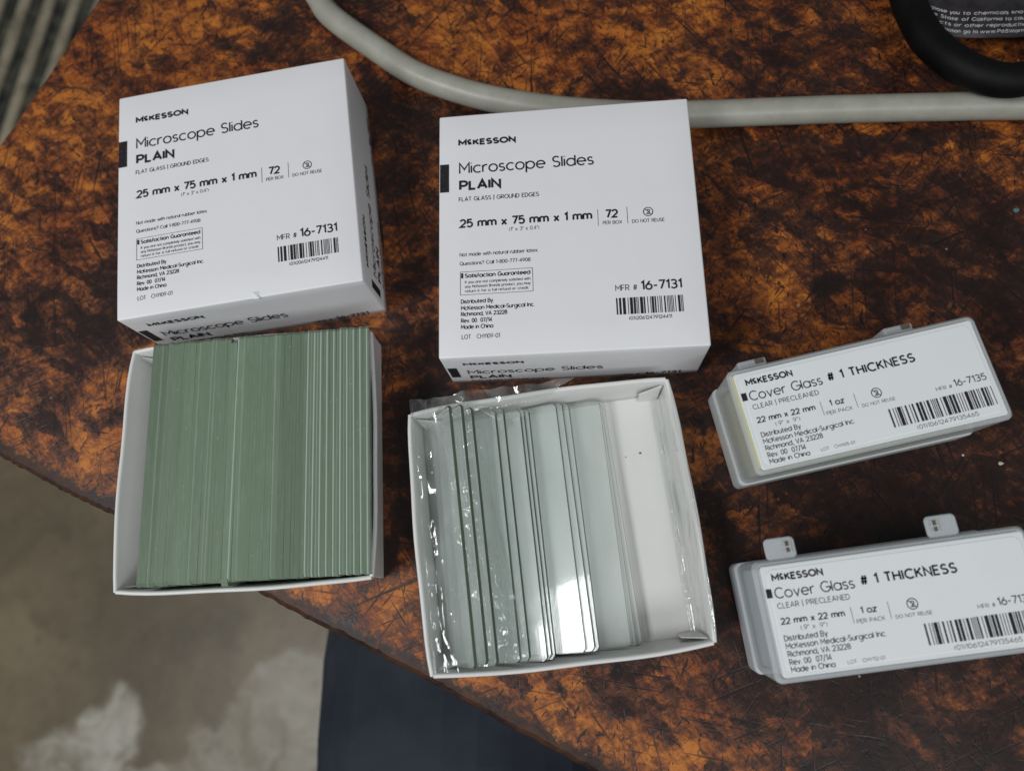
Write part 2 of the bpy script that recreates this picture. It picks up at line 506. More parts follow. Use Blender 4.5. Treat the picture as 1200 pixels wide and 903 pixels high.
# ------------------------------------------------------------------ a single-line alphabet drawn as ribbons (cap height 1)
def ar(cx, cy, rx, ry, a0, a1):
    n = max(3, int(abs(a1 - a0) / 15))
    return [(cx + rx * math.cos(math.radians(a0 + (a1 - a0) * i / n)), cy + ry * math.sin(math.radians(a0 + (a1 - a0) * i / n))) for i in range(n + 1)]
def S_(w, h):
    return ar(w * .49, h * .745, w * .45, h * .255, 32, 270)[:-1] + ar(w * .5, h * .25, w * .5, h * .25, 90, -148)
CI = ar(.35, .35, .35, .35, 0, 360)
GL = {
 'A': (.74, [[(0, 0), (.37, 1), (.74, 0)], [(.13, .32), (.61, .32)]]),
 'B': (.6, [[(0, 0), (0, 1), (.32, 1)] + ar(.32, .76, .24, .24, 90, -90) + [(0, .52)], [(.32, .52)] + ar(.34, .26, .26, .26, 90, -90) + [(0, 0), (0, .05)]]),
 'C': (.78, [ar(.46, .5, .46, .5, 46, 314)]),
 'D': (.68, [[(0, 0), (0, 1), (.24, 1)] + ar(.24, .5, .44, .5, 90, -90) + [(0, 0), (0, .05)]]),
 'E': (.52, [[(.52, 1), (0, 1), (0, 0), (.52, 0)], [(0, .52), (.46, .52)]]),
 'F': (.5, [[(.5, 1), (0, 1), (0, 0)], [(0, .5), (.44, .5)]]),
 'G': (.86, [ar(.46, .5, .46, .5, 46, 345), [(.48, .46), (.92, .46), (.92, .2)]]),
 'H': (.64, [[(0, 0), (0, 1)], [(.64, 0), (.64, 1)], [(0, .52), (.64, .52)]]),
 'I': (.02, [[(.01, 0), (.01, 1)]]),
 'K': (.6, [[(0, 0), (0, 1)], [(.56, 1), (.03, .42)], [(.2, .6), (.6, 0)]]),
 'L': (.48, [[(0, 1), (0, 0), (.48, 0)]]),
 'M': (.82, [[(0, 0), (0, 1), (.41, .36), (.82, 1), (.82, 0)]]),
 'N': (.66, [[(0, 0), (0, 1), (.66, 0), (.66, 1)]]),
 'O': (.88, [ar(.44, .5, .44, .5, 0, 360)]),
 'P': (.58, [[(0, 0), (0, 1), (.3, 1)] + ar(.3, .72, .28, .28, 90, -90) + [(0, .44)]]),
 'Q': (.88, [ar(.44, .5, .44, .5, 0, 360), [(.55, .25), (.9, -.08)]]),
 'R': (.6, [[(0, 0), (0, 1), (.32, 1)] + ar(.32, .73, .27, .27, 90, -90) + [(0, .46)], [(.3, .46), (.6, 0)]]),
 'S': (.58, [S_(.58, 1)]),
 'T': (.6, [[(0, 1), (.6, 1)], [(.3, 1), (.3, 0)]]),
 'U': (.64, [[(0, 1), (0, .32)] + ar(.32, .32, .32, .32, 180, 360) + [(.64, 1)]]),
 'V': (.72, [[(0, 1), (.36, 0), (.72, 1)]]),
 'W': (1.0, [[(0, 1), (.25, 0), (.5, .9), (.75, 0), (1, 1)]]),
 'X': (.64, [[(0, 0), (.64, 1)], [(0, 1), (.64, 0)]]),
 'Y': (.66, [[(0, 1), (.33, .48), (.66, 1)], [(.33, .48), (.33, 0)]]),
 'a': (.7, [CI, [(.7, .7), (.7, 0)]]),
 'b': (.7, [CI, [(0, 1), (0, 0)]]),
 'c': (.6, [ar(.35, .35, .35, .35, 48, 312)]),
 'd': (.7, [CI, [(.7, 1), (.7, 0)]]),
 'e': (.7, [[(.02, .36), (.69, .36)] + ar(.35, .35, .35, .35, 3, 312)]),
 'f': (.36, [ar(.32, .8, .18, .2, 80, 180) + [(.14, 0)], [(0, .66), (.34, .66)]]),
 'g': (.7, [CI, [(.7, .7), (.7, 0)] + ar(.36, 0, .34, .27, 0, -145)]),
 'h': (.56, [[(0, 1), (0, 0)], [(0, .36)] + ar(.28, .42, .28, .28, 180, 0) + [(.56, 0)]]),
 'i': (.02, [[(.01, .7), (.01, 0)], [(.01, .91), (.01, .985)]]),
 'j': (.1, [[(.1, .7), (.1, -.27)]]),
 'q': (.7, [CI, [(.7, .7), (.7, -.27)]]),
 'z': (.5, [[(0, .7), (.5, .7), (0, 0), (.5, 0)]]),
 'Z': (.6, [[(0, 1), (.6, 1), (0, 0), (.6, 0)]]),
 'k': (.5, [[(0, 1), (0, 0)], [(.46, .7), (.02, .28)], [(.16, .42), (.5, 0)]]),
 'l': (.02, [[(.01, 1), (.01, 0)]]),
 'm': (.92, [[(0, .7), (0, 0)], [(0, .4)] + ar(.23, .47, .23, .23, 180, 0) + [(.46, 0)], [(.46, .4)] + ar(.69, .47, .23, .23, 180, 0) + [(.92, 0)]]),
 'n': (.56, [[(0, .7), (0, 0)], [(0, .36)] + ar(.28, .42, .28, .28, 180, 0) + [(.56, 0)]]),
 'o': (.7, [CI]),
 'p': (.7, [CI, [(0, .7), (0, -.27)]]),
 'r': (.36, [[(0, .7), (0, 0)], ar(.32, .38, .32, .32, 180, 78)]),
 's': (.44, [S_(.44, .7)]),
 't': (.34, [[(.14, .95), (.14, .16)] + ar(.29, .16, .15, .16, 180, 285), [(0, .67), (.34, .67)]]),
 'u': (.56, [[(0, .7), (0, .28)] + ar(.28, .28, .28, .28, 180, 360) + [(.56, .7)], [(.56, .5), (.56, 0)]]),
 'v': (.56, [[(0, .7), (.28, 0), (.56, .7)]]),
 'w': (.86, [[(0, .7), (.215, 0), (.43, .66), (.645, 0), (.86, .7)]]),
 'x': (.52, [[(0, .7), (.52, 0)], [(0, 0), (.52, .7)]]),
 'y': (.56, [[(0, .7), (.28, .02)], [(.56, .7), (.17, -.27)]]),
 '0': (.6, [ar(.3, .5, .3, .5, 0, 360)]),
 '1': (.26, [[(0, .8), (.24, 1), (.24, 0)]]),
 '2': (.6, [ar(.3, .7, .29, .3, 165, -38) + [(.0, 0), (.6, 0)]]),
 '3': (.58, [ar(.28, .76, .26, .24, 150, -85) + ar(.28, .26, .3, .26, 88, -150)]),
 '4': (.64, [[(.46, 0), (.46, 1), (0, .27), (.64, .27)]]),
 '5': (.58, [[(.54, 1), (.08, 1), (.05, .56)] + ar(.28, .32, .3, .32, 122, -150)]),
 '6': (.6, [ar(.3, .31, .3, .31, 0, 360), [(.42, 1), (.05, .45)]]),
 '7': (.56, [[(0, 1), (.56, 1), (.2, 0)]]),
 '8': (.58, [ar(.29, .76, .25, .24, 0, 360), ar(.29, .26, .29, .26, 0, 360)]),
 '9': (.6, [ar(.3, .69, .3, .31, 0, 360), [(.18, 0), (.55, .55)]]),
 '.': (.04, [[(.02, 0), (.02, .09)]]),
 ',': (.06, [[(.05, .08), (.0, -.14)]]),
 ':': (.04, [[(.02, 0), (.02, .09)], [(.02, .55), (.02, .64)]]),
 '-': (.34, [[(0, .42), (.34, .42)]]),
 '/': (.44, [[(0, -.08), (.44, 1.05)]]),
 '(': (.2, [ar(.5, .45, .5, .62, 135, 225)]),
 ')': (.2, [ar(-.3, .45, .5, .62, 45, -45)]),
 '|': (.02, [[(.01, -.12), (.01, 1.08)]]),
 '#': (.66, [[(.16, 0), (.28, 1)], [(.42, 0), (.54, 1)], [(.02, .33), (.62, .33)], [(.06, .67), (.66, .67)]]),
 '"': (.16, [[(0, 1), (0, .72)], [(.16, 1), (.16, .72)]]),
 '?': (.5, [ar(.25, .75, .25, .25, 170, -60) + [(.25, .42), (.25, .28)], [(.25, 0), (.25, .09)]]),
 '~': (.46, [ar(.24, .72, .22, .27, 50, 310), [(.02, .2), (.46, .2)]]),      # the small raised c with a bar under it
}
class Print:
    """collects flat ribbons in (x, y); build() makes one printed mesh"""
    def __init__(self):
        self.V, self.F = [], []
    def ribbon(self, pts, w):
        P = [Vector(p) for p in pts]
        Q = [P[0]]
        for p in P[1:]:
            if (p - Q[-1]).length > 1e-5:
                Q.append(p)
        n = len(Q)
        if n < 2:
            return
        closed = n > 3 and (Q[0] - Q[-1]).length < 1e-4
        if closed:
            Q.pop(); n -= 1
        b = len(self.V)
        for i in range(n):
            if closed:
                d0, d1 = (Q[i] - Q[i - 1]).normalized(), (Q[(i + 1) % n] - Q[i]).normalized()
            else:
                d0 = (Q[i] - Q[i - 1]).normalized() if i else (Q[1] - Q[0]).normalized()
                d1 = (Q[i + 1] - Q[i]).normalized() if i < n - 1 else d0
            t = d0 + d1
            t = t.normalized() if t.length > .2 else d0
            nr = Vector((-t.y, t.x))
            c = max(.42, nr.dot(Vector((-d0.y, d0.x))))
            o = nr * (w / 2 / c)
            self.V += [tuple(Q[i] + o), tuple(Q[i] - o)]
        for i in range(n if closed else n - 1):
            j = (i + 1) % n
            self.F.append((b + 2 * i, b + 2 * i + 1, b + 2 * j + 1, b + 2 * j))
    def rect(self, x0, y0, x1, y1):
        b = len(self.V)
        self.V += [(x0, y0), (x1, y0), (x1, y1), (x0, y1)]
        self.F.append((b, b + 1, b + 2, b + 3))
    def frame(self, x0, y0, x1, y1, w):
        self.rect(x0, y0, x1, y0 + w); self.rect(x0, y1 - w, x1, y1)
        self.rect(x0, y0 + w, x0 + w, y1 - w); self.rect(x1 - w, y0 + w, x1, y1 - w)
    def text(self, s, x0, y, cap, x1=None, wt=.1, sx=1.0, gap=.2, slant=0.0, ty=0.0):
        def width(k):
            tot = 0
            for ch in s:
                tot += .5 * k if ch == ' ' else GL[ch][0] * k + gap
            return tot - gap
        if x1 is not None:                       # stretch letters and gaps to end at x1
            f = (x1 - x0) / cap / (width(1.0) + wt)
        else:
            f = sx
        x = wt * .5 * min(1, f)
        for ch in s:
            if ch == ' ':
                x += .5 * f
                continue
            w, strokes = GL[ch]
            for st in strokes:
                lo = wt * .5
                self.ribbon([(x0 + cap * (x + px * f + slant * py), y + cap * (lo + py * (1 - wt)) if py > -.01 and py < 1.01 else y + cap * py) for px, py in st], wt * cap)
            x += (w + gap) * f
    def barcode(self, x0, y0, x1, y1, seed, mods=120):
        r = random.Random(seed)
        x, unit = x0, (x1 - x0) / mods
        while x < x1 - unit:
            w = unit * r.choice((1, 1, 1, 2, 2, 3, 4)); g = unit * r.choice((1, 1, 2, 2, 3))
            self.rect(x, y0, min(x + w, x1), y1)
            x += w + g
    def no_reuse(self, x, y, r):
        self.ribbon([(x + r * math.cos(i * math.pi / 12), y + r * math.sin(i * math.pi / 12)) for i in range(25)], r * .18)
        self.text('2', x - r * .40, y - r * .60, r * 1.2, x + r * .42, wt=.17)
        self.ribbon([(x - r * .70, y + r * .70), (x + r * .70, y - r * .70)], r * .16)
    def build(self, name, mat, parent, z=None, place=None):
        if place is None:
            place = lambda x, y: (x, y, z)
        return mesh_obj(name, [place(x, y) for x, y in self.V], self.F, mat, parent)

# ------------------------------------------------------------------ setting: floor, mat, bench
FLOOR_Z = -750.0
fl = mesh_obj('floor', [(-4000, -4000, FLOOR_Z), (4000, -4000, FLOOR_Z), (4000, 4000, FLOOR_Z), (-4000, 4000, FLOOR_Z)], [(0, 1, 2, 3)], M['floor'])
fl['kind'] = 'structure'

def ribbed_mat():
    V, F = [], []
    n = 0
    pitch, x = 47.0, -260.0
    prof = []
    while x < 150:
        prof += [(x, 3), (x + 24, 3), (x + 27, 12), (x + pitch - 3, 12), (x + pitch, 3)]
        x += pitch
    prof = [(p[0], p[1]) for p in prof]
    rows = [-170 + i * 40 for i in range(20)]
    for yy in rows:
        for px, pz in prof:
            V.append((px + 6 * math.sin(yy * .006), yy, pz + .8 * math.sin(px * .03 + yy * .02)))
    m = len(prof)
    for r in range(len(rows) - 1):
        for i in range(m - 1):
            F.append((r * m + i, r * m + i + 1, (r + 1) * m + i + 1, (r + 1) * m + i))
    b = len(V)
    V += [(x_, y_, .5) for x_, y_ in ((-260, -170), (x, -170), (x, 590), (-260, 590))]
    F.append((b + 3, b + 2, b + 1, b))
    o = mesh_obj('ribbed_mat', V, F, M['mat'])
    o.location = (-.930, .790, FLOOR_Z * S); o.rotation_euler = (0, 0, math.radians(-5.5))
    return tag(o, 'grey ribbed mat with worn pale ribs on the floor past the bench corner', 'floor mat')
ribbed_mat()

def workbench():
    t = thing('workbench', 'old wooden workbench top with scarred orange and black lacquer and a worn ragged edge', 'workbench')
    c = Vector((-274.4, 74.2)); u = Vector((.905, -.4256)); v = Vector((.4256, .905))
    r = random.Random(3)
    LU, LV = 1100, 620
    def wob(s, amp=1.0, ph=0.0):
        return amp * (.3 * math.sin(s * .021 + ph) + .3 * math.sin(s * .067 + 1 + ph) + .18 * math.sin(s * .19 + 2 * ph) + r.uniform(-.32, .32))
    pts = []
    n = 520
    for i in range(n):                      # front edge, from the corner along u (fine steps where the photo shows it)
        s = 12 + (LU - 12) * (i / n) ** 1.6
        pts.append(c + u * s - v * wob(s, .9))
    pts += [c + u * LU, c + u * LU + v * LV, c + v * LV]
    for i in range(140):
        s = LV - 6 - (LV - 18) * i / 139
        pts.append(c + v * s - u * wob(s, .7, 1.3))
    for a in range(1, 5):                   # the rounded corner
        t_ = a / 5 * math.pi / 2
        pts.append(c + u * (12 - 12 * math.cos(t_)) + v * (12 - 12 * math.sin(t_)))
    # order: make the outline run counter-clockwise, rings inset for a worn, rounded edge
    P2 = [(p.x, p.y) for p in pts]
    N = len(P2)
    def inset(k):
        out = []
        for i in range(N):
            a, b_ = Vector(P2[i - 2]), Vector(P2[(i + 2) % N])
            d = (b_ - a).normalized()
            nn = Vector((-d.y, d.x))
            out.append((P2[i][0] + nn.x * k, P2[i][1] + nn.y * k))
        return out
    rings = [(inset(2.0), -30.0), (P2, -28.0), (P2, -2.2), (inset(.6), -.9), (inset(1.8), 0.0)]
    V, F = loft(rings)
    o = mesh_obj('tabletop', V, F, M['wood'], t)
    for x, y in ((60, 60), (1020, 60), (60, 560), (1020, 560)):
        p = c + u * x + v * y
        leg = bm_obj('leg', box_bm(p.x - 32, p.x + 32, p.y - 32, p.y + 32, FLOOR_Z, -30.2, 3), M['wood'], t)
workbench()

# ------------------------------------------------------------------ seated person at the bench: only the lap shows
def lap():
    V = [(-14, -420, -165), (-14, -420, -20), (-66, -330, -170), (-62, -130, -180), (-58, 60, -185), (-60, 90, -400), (-62, 70, -660), (-62, 160, -720),
         (120, -380, -170), (165, -150, -180), (200, 60, -185), (205, 90, -400), (206, 70, -660), (206, 160, -720)]
    E = [(0, 1), (0, 2), (2, 3), (3, 4), (4, 5), (5, 6), (6, 7), (0, 8), (8, 9), (9, 10), (10, 11), (11, 12), (12, 13)]
    R = [125, 130, 88, 86, 84, 62, 46, 42, 88, 86, 84, 62, 46, 42]
    me = bpy.data.meshes.new('person')
    me.from_pydata([Vector(v) * S for v in V], E, [])
    o = bpy.data.objects.new('person', me)
    C.objects.link(o)
    sk = o.modifiers.new('skin', 'SKIN')
    for sv, rr in zip(me.skin_vertices[0].data, R):
        sv.radius = (rr * S, rr * S)
    me.skin_vertices[0].data[0].use_root = True
    sb = o.modifiers.new('subsurf', 'SUBSURF'); sb.levels = 3; sb.render_levels = 3
    tx = bpy.data.textures.new('folds', 'CLOUDS'); tx.noise_scale = .09
    dp = o.modifiers.new('folds', 'DISPLACE'); dp.texture = tx; dp.strength = .012; dp.mid_level = .5
    me.materials.append(M['denim'])
    tag(o, "seated person's lap in dark navy trousers below the bench's front edge", 'person')
lap()

# ------------------------------------------------------------------ cables
V, F = sweep([(-118, 262, 5.2), (-106, 236, 5.2), (-99, 223, 5.2), (-92.8, 213.7, 5.2), (-74.8, 198, 5.2), (-58.6, 185.3, 5.2), (-41, 176.6, 5.2), (-24.8, 171, 5.2), (-2.7, 165.8, 5.2),
              (22, 162.4, 5.2), (43.3, 161, 5.2), (80, 159.9, 5.6), (99.6, 159.4, 5.5), (128, 158.3, 5.5), (156, 157, 5.5), (230, 152, 5.5), (330, 150, 5.5)], 4.75)
tag(mesh_obj('grey_cable', V, F, M['grey'], smooth=True), 'thick grey cable curving across the bench behind the white boxes', 'cable')

def black_cord():
    t = thing('black_cord', 'thick black rubber cord looped over the grey cable, carrying a black warning tag', 'cord')
    V, F = sweep([(128, 300, 9), (123, 250, 8), (121.5, 216, 8), (121.2, 203, 9), (121.9, 194, 10), (124, 180, 13), (129.9, 167.6, 16), (138.4, 160.2, 17.5), (147, 158.6, 17.5),
                  (156, 161.8, 17), (167, 172, 14), (176, 190, 10), (181, 220, 8), (184, 300, 8)], 5.5, 24)
    mesh_obj('cord', V, F, M['black'], t, smooth=True)
    # the tag: a curved strip of black label film
    base = [(118, 189.5), (124, 186.2), (127.6, 184.3), (131, 181.8), (134.5, 180), (139, 179), (143.9, 178.5), (153.5, 178.4), (163, 179.4), (170, 182)]
    def at(s, up):
        s = max(0, min(len(base) - 1.0001, s)); i = int(s); f = s - i
        x = base[i][0] * (1 - f) + base[i + 1][0] * f; y = base[i][1] * (1 - f) + base[i + 1][1] * f
        return (x + up * .03, y + 3.0 + up * .98, 7.0 + 3.0 * math.sin(min(1, max(0, (x - 118) / 52)) * math.pi) + up * .05)
    xs = [i * .15 for i in range(60)]
    V, F = [], []
    for dz in (0, .3):
        for s in xs:
            for up in (0, 6, 12, 18, 24, 30):
                p = at(s, up); V.append((p[0], p[1], p[2] + dz))
    n, m = len(xs), 6
    for l, flip in ((0, True), (n * m, False)):
        for i in range(n - 1):
            for j in range(m - 1):
                q = (l + i * m + j, l + (i + 1) * m + j, l + (i + 1) * m + j + 1, l + i * m + j + 1)
                F.append(tuple(reversed(q)) if flip else q)
    for i in range(n - 1):
        F.append((i * m, (i + 1) * m, n * m + (i + 1) * m, n * m + i * m))
        F.append((i * m + 5, n * m + i * m + 5, n * m + (i + 1) * m + 5, (i + 1) * m + 5))
    tg = mesh_obj('warning_tag', V, F, M['tag'], t, smooth=True)
    P = Print()
    P.rect(118, 0, 168, .28)
    kw = dict(wt=.17, gap=.24, slant=.22)
    for line, up in (((('information', 126.2, 134.6), ('go to', 135.7, 140.2), ('www.P65Warnings.ca.gov', 141.0, 168.5)), 1.7),
                     ((('birth', 117.4, 121.6), ('defects', 122.6, 132.0), ('or other reproductive harm.', 133.0, 165.0)), 4.2),
                     ((('the State', 125.2, 134.3), ('of California to cause cancer', 135.6, 168.0)), 6.7),
                     ((('can expose you', 121.0, 135.0), ('to chemicals known', 136.2, 160.0)), 9.2)):
        for w_, a_, b_ in line:
            P.text(w_, a_ + 1.7, up, 1.5, b_ + 1.9, **kw)
    def place(x, y):
        for i in range(len(base) - 1):
            if base[i][0] <= x <= base[i + 1][0]:
                p = at(i + (x - base[i][0]) / (base[i + 1][0] - base[i][0]), y)
                return (p[0], p[1], p[2] + .36)
        p = at(len(base) - 1.01, y)
        return (p[0], p[1], p[2] + .36)
    P.build('lettering', M['tagink'], tg, place=place)
black_cord()

# ------------------------------------------------------------------ cartons of slides (closed white boxes)
LX, LY, LH = 82.0, 84.7, 28.55
def top_print():
    P, Q = Print(), Print()
    P.rect(-40.7, 13.9, -37.7, 24.1)
    P.text('M~KESSON', -34.6, 30.5, 2.4, -15.4, wt=0.267, gap=.26)
    P.text('Microscope Slides', -34.4, 20.15, 4.2, 9.5, wt=0.122, gap=.19)
    P.text('PLAIN', -34.4, 14.1, 3.72, -20.6, wt=0.215, gap=.24)
    P.text('FLAT GLASS | GROUND EDGES', -34.5, 10.2, 1.56, -8.5, wt=0.139, gap=.22)
    P.text('25 mm x 75 mm x 1 mm', -34.3, .8, 3.12, 8.0, wt=0.191, gap=.22)
    Q.text('(1" x 3" x 0.4")', -18.4, -1.4, 1.38, -8.8, wt=0.116)
    Q.rect(9.72, -1.5, 9.88, 4.2); Q.rect(18.9, -1.3, 19.06, 4.5)
    P.text('72', 12.1, .9, 3.06, 16.1, wt=0.186)
    Q.text('PER BOX', 11.2, -1.25, 1.26, 17.2, wt=0.139)
    P.no_reuse(25.5, 2.35, 1.45)
    Q.text('DO NOT REUSE', 20.3, -1.3, 1.26, 30.4, wt=0.139)
    P.text('Not made with natural rubber latex.', -34.3, -9.1, 1.32, -9.4, wt=0.128)
    P.text('Questions? Call 1-800-777-4908', -34.3, -12.15, 1.32, -11.9, wt=0.128)
    P.frame(-34.2, -22.15, -11.3, -14.3, .14)
    P.rect(-33.9, -16.5, -33.2, -14.8)
    P.text('Satisfaction Guaranteed', -32.7, -16.45, 1.5, -12.1, wt=0.186)
    Q.text('If you are not completely satisfied with', -32.7, -18.35, 0.984, -12.1, wt=0.151)
    Q.text('any McKesson Brands product, you may', -32.7, -19.85, 0.984, -12.1, wt=0.151)
    Q.text('return it for a full refund or credit.', -32.7, -21.35, 0.984, -12.6, wt=0.151)
    for s, y, e in (('Distributed By', -25.0, -23.9), ('McKesson Medical-Surgical Inc.', -27.15, -11.1), ('Richmond, VA 23228', -29.15, -19.6),
                    ('Rev. 00  07/14', -31.3, -24.3), ('Made in China', -33.35, -24.0)):
        P.text(s, -34.0, y, 1.44, e, wt=0.162)
    P.text('LOT   CHYI09-01', -33.8, -36.6, 1.5, -22.0, wt=0.104)
    P.text('MFR #', 13.8, -23.7, 1.98, 20.5, wt=0.116)
    P.text('16-7131', 21.5, -23.85, 3.18, 34.0, wt=0.162)
    P.text('(01)20612479124411', 17.4, -33.2, 1.2, 30.2, wt=0.128)
    B = Print()
    B.barcode(13.8, -31.3, 33.9, -25.95, 5, 92)
    return P, Q, B
def side_print():
    P, Q = Print(), Print()
    P.rect(-40.3, 7.4, -37.3, 17.8)
    P.text('M~KESSON', -34.6, 20.2, 2.4, -15.4, wt=0.267, gap=.26)
    P.text('Microscope Slides', -34.4, 10.6, 4.2, 9.5, wt=0.128, gap=.19)
    P.text('PLAIN', -34.4, 5.2, 3.6, -20.6, wt=0.22, gap=.24)
    P.text('FLAT GLASS | GROUND EDGES', -34.5, 2.0, 1.56, -8.5, wt=0.139, gap=.22)
    P.text('MFR #', 15.5, 1.1, 1.8, 22.0, wt=0.128)
    P.text('16-7131', 23.4, 1.0, 2.88, 35.4, wt=0.174)
    return P, Q
def carton(label, x, y, rot, flap):
    t = thing('slide_carton', label, 'carton', x, y, 0, rot, 'closed white cartons of slides')
    hx, hy = LX / 2, LY / 2
    bm = box_bm(-hx, hx, -hy, hy, 0, LH)
    bmesh.ops.delete(bm, geom=[f for f in bm.faces if f.normal.z < -.9 or all(v.co.z < .01 for v in f.verts)], context='FACES_ONLY')
    bmesh.ops.bevel(bm, geom=[e for e in bm.edges if not e.is_boundary], offset=.55, segments=3, affect='EDGES', profile=.5)
    bmesh.ops.subdivide_edges(bm, edges=[e for e in bm.edges if e.calc_length() > 20], cuts=7, use_grid_fill=True)
    for v in bm.verts:                      # slight slack in the board: sides belly out, lower edge flares
        fx, fy, fz = v.co.x / hx, v.co.y / hy, v.co.z / LH
        k = (1 - fz) * .55
        if abs(fx) > .97: v.co.x += math.copysign(k * (1 - fy * fy * .6), v.co.x)
        if abs(fy) > .97: v.co.y += math.copysign(k * (1 - fx * fx * .6), v.co.y)
        if fz > .97: v.co.z += .35 * (1 - fx * fx) * (1 - fy * fy) - .12 * (abs(fx) > .9) * (abs(fy) > .9)
    o = bm_obj('board_box', bm, M['card'], t, smooth=50)
    sd = o.modifiers.new('board', 'SOLIDIFY'); sd.thickness = .5 * S; sd.offset = -1
    if flap:                                # the printed right side shows
        P, Q = side_print()
        P.build('side_lettering', M['ink'], t, place=lambda px, pz: (hx + .08 + (1 - pz / LH) * .55 * (1 - (px / hy) ** 2 * .6), px, pz))
    P, Q, B = top_print()
    topz = lambda px, py: LH + .04 + .35 * (1 - (px / hx) ** 2) * (1 - (py / hy) ** 2) + .04
    P.build('lettering', M['ink'], t, place=lambda a, b: (a, b, topz(a, b)))
    Q.build('small_print', M['ink2'], t, place=lambda a, b: (a, b, topz(a, b)))
    B.build('barcode', M['ink'], t, place=lambda a, b: (a, b, topz(a, b)))
    P, Q = side_print()
    P.build('front_lettering', M['ink'], t, place=lambda a, b: (a, -hy - .08 - (1 - b / LH) * .55 * (1 - (a / hx) ** 2 * .6), b))
    return t
tA = carton('white printed carton behind the tightly packed tray, the print on its right side showing', -113.28, 127.86, .1343, True)
tB = carton('white printed carton touching the grey cable, behind the half-empty tray', -1.93, 107.93, .0229, False)
# the small tear in the first carton's front top edge
r = random.Random(2)
V = [(0, 0, .1), (3.4, .5, .1), (2.2, 1.4, .5), (1.0, 1.0, .9), (2.6, -.9, .2), (.9, -.8, .3)]
mesh_obj('torn_paper', [(x + 4.2, y - 41.9, z + LH - .1) for x, y, z in V], [(0, 1, 2, 3), (0, 5, 4, 1), (0, 3, 5), (3, 2, 4, 5)], M['card'], tA)

# ------------------------------------------------------------------ trays
TX, TY, TH = 84.0, 80.8, 16.2
def tray(name, label, x, y, rot):
    t = thing(name, label, 'tray', x, y, 0, rot, 'open white card trays of slides')
    hx, hy = TX / 2, TY / 2
    bm_obj('base', box_bm(-hx + 1.9, hx - 1.9, -hy + 1.9, hy - 1.9, .1, .8), M['card_in'], t)
    def wall(axis, sgn, L, cut):
        """folded double wall: cross-section leaning outwards with a rolled top, swept along its length"""
        sec = [(-1.7, 0.1), (-1.5, 4), (-.85, 10), (-.1, TH - 1.0), (.0, TH - .35), (-.25, TH), (-.75, TH + .1), (-1.2, TH - .1), (-1.45, TH - .7), (-1.75, 9.5), (-2.2, 4), (-2.45, .85)]
        n = 16
        V, F = [], []
        rr = random.Random(hash((axis, sgn)) % 97 + int(x) % 7)
        ph = rr.uniform(0, 6)
        for i in range(n + 1):
            f = -1 + 2 * i / n
            for (o_, z) in sec:
                fz = z / TH
                half = L - (cut * fz if True else 0)
                bow = (.9 * (1 - f * f) + .12 * math.sin(f * 7 + ph)) * fz - .5 * fz * (abs(f) ** 6)
                a = f * half
                d = sgn * ((hx if axis == 'x' else hy) + o_ + bow)
                zz = z + (.14 * math.sin(f * 5 + ph) - .35 * abs(f) ** 8) * fz
                V.append((d, a, zz) if axis == 'x' else (a, d, zz))
        m = len(sec)
        for i in range(n):
            for j in range(m):
                k = (j + 1) % m
                F.append((i * m + j, i * m + k, (i + 1) * m + k, (i + 1) * m + j))
        F.append(tuple(range(m))); F.append(tuple(reversed(range(n * m, n * m + m))))
        bmw = bmesh.new()
        vs = [bmw.verts.new(p) for p in V]
        for fc in F:
            bmw.faces.new([vs[q] for q in fc])
        bm_obj('wall', bmw, M['card_in'], t, smooth=60)
    wall('x', -1, hy - .9, .2); wall('x', 1, hy - .9, .4)
    wall('y', -1, hx - 2.7, -1.3); wall('y', 1, hx - 2.7, -1.3)
    # corner gussets tucked inside the end walls
    for sx in (-1, 1):
        for sy in (-1, 1):
            V = [(sx * (hx - 3.3), sy * (hy - 3.6), .9), (sx * (hx - 9.5), sy * (hy - 3.5), .9), (sx * (hx - 9.5), sy * (hy - 2.9), 8.5), (sx * (hx - 2.6), sy * (hy - 2.4), 13.5),
                 (sx * (hx - 3.3), sy * (hy - 3.9), .9), (sx * (hx - 9.5), sy * (hy - 3.8), .9), (sx * (hx - 9.5), sy * (hy - 3.2), 8.5), (sx * (hx - 2.6), sy * (hy - 2.7), 13.5)]
            F = [(0, 1, 2, 3), (7, 6, 5, 4), (0, 4, 5, 1), (1, 5, 6, 2), (2, 6, 7, 3), (3, 7, 4, 0)]
            bmw = bmesh.new(); vs = [bmw.verts.new(p) for p in V]
            for fc in F: bmw.faces.new([vs[q] for q in fc])
            bm_obj('corner_gusset', bmw, M['card_in'], t)
    return t
tl = tray('slide_tray', 'white card tray packed tight with glass slides standing on edge', -106.19, 37.01, .0571)
bm_obj('inner_liner', box_bm(-34.4, -33.9, -36.6, 36.4, .9, 12.5, .15), M['card_in'], tl)
tray('slide_tray', 'white card tray with fanned slides and a bare right third', -7.95, 16.03, .1197)

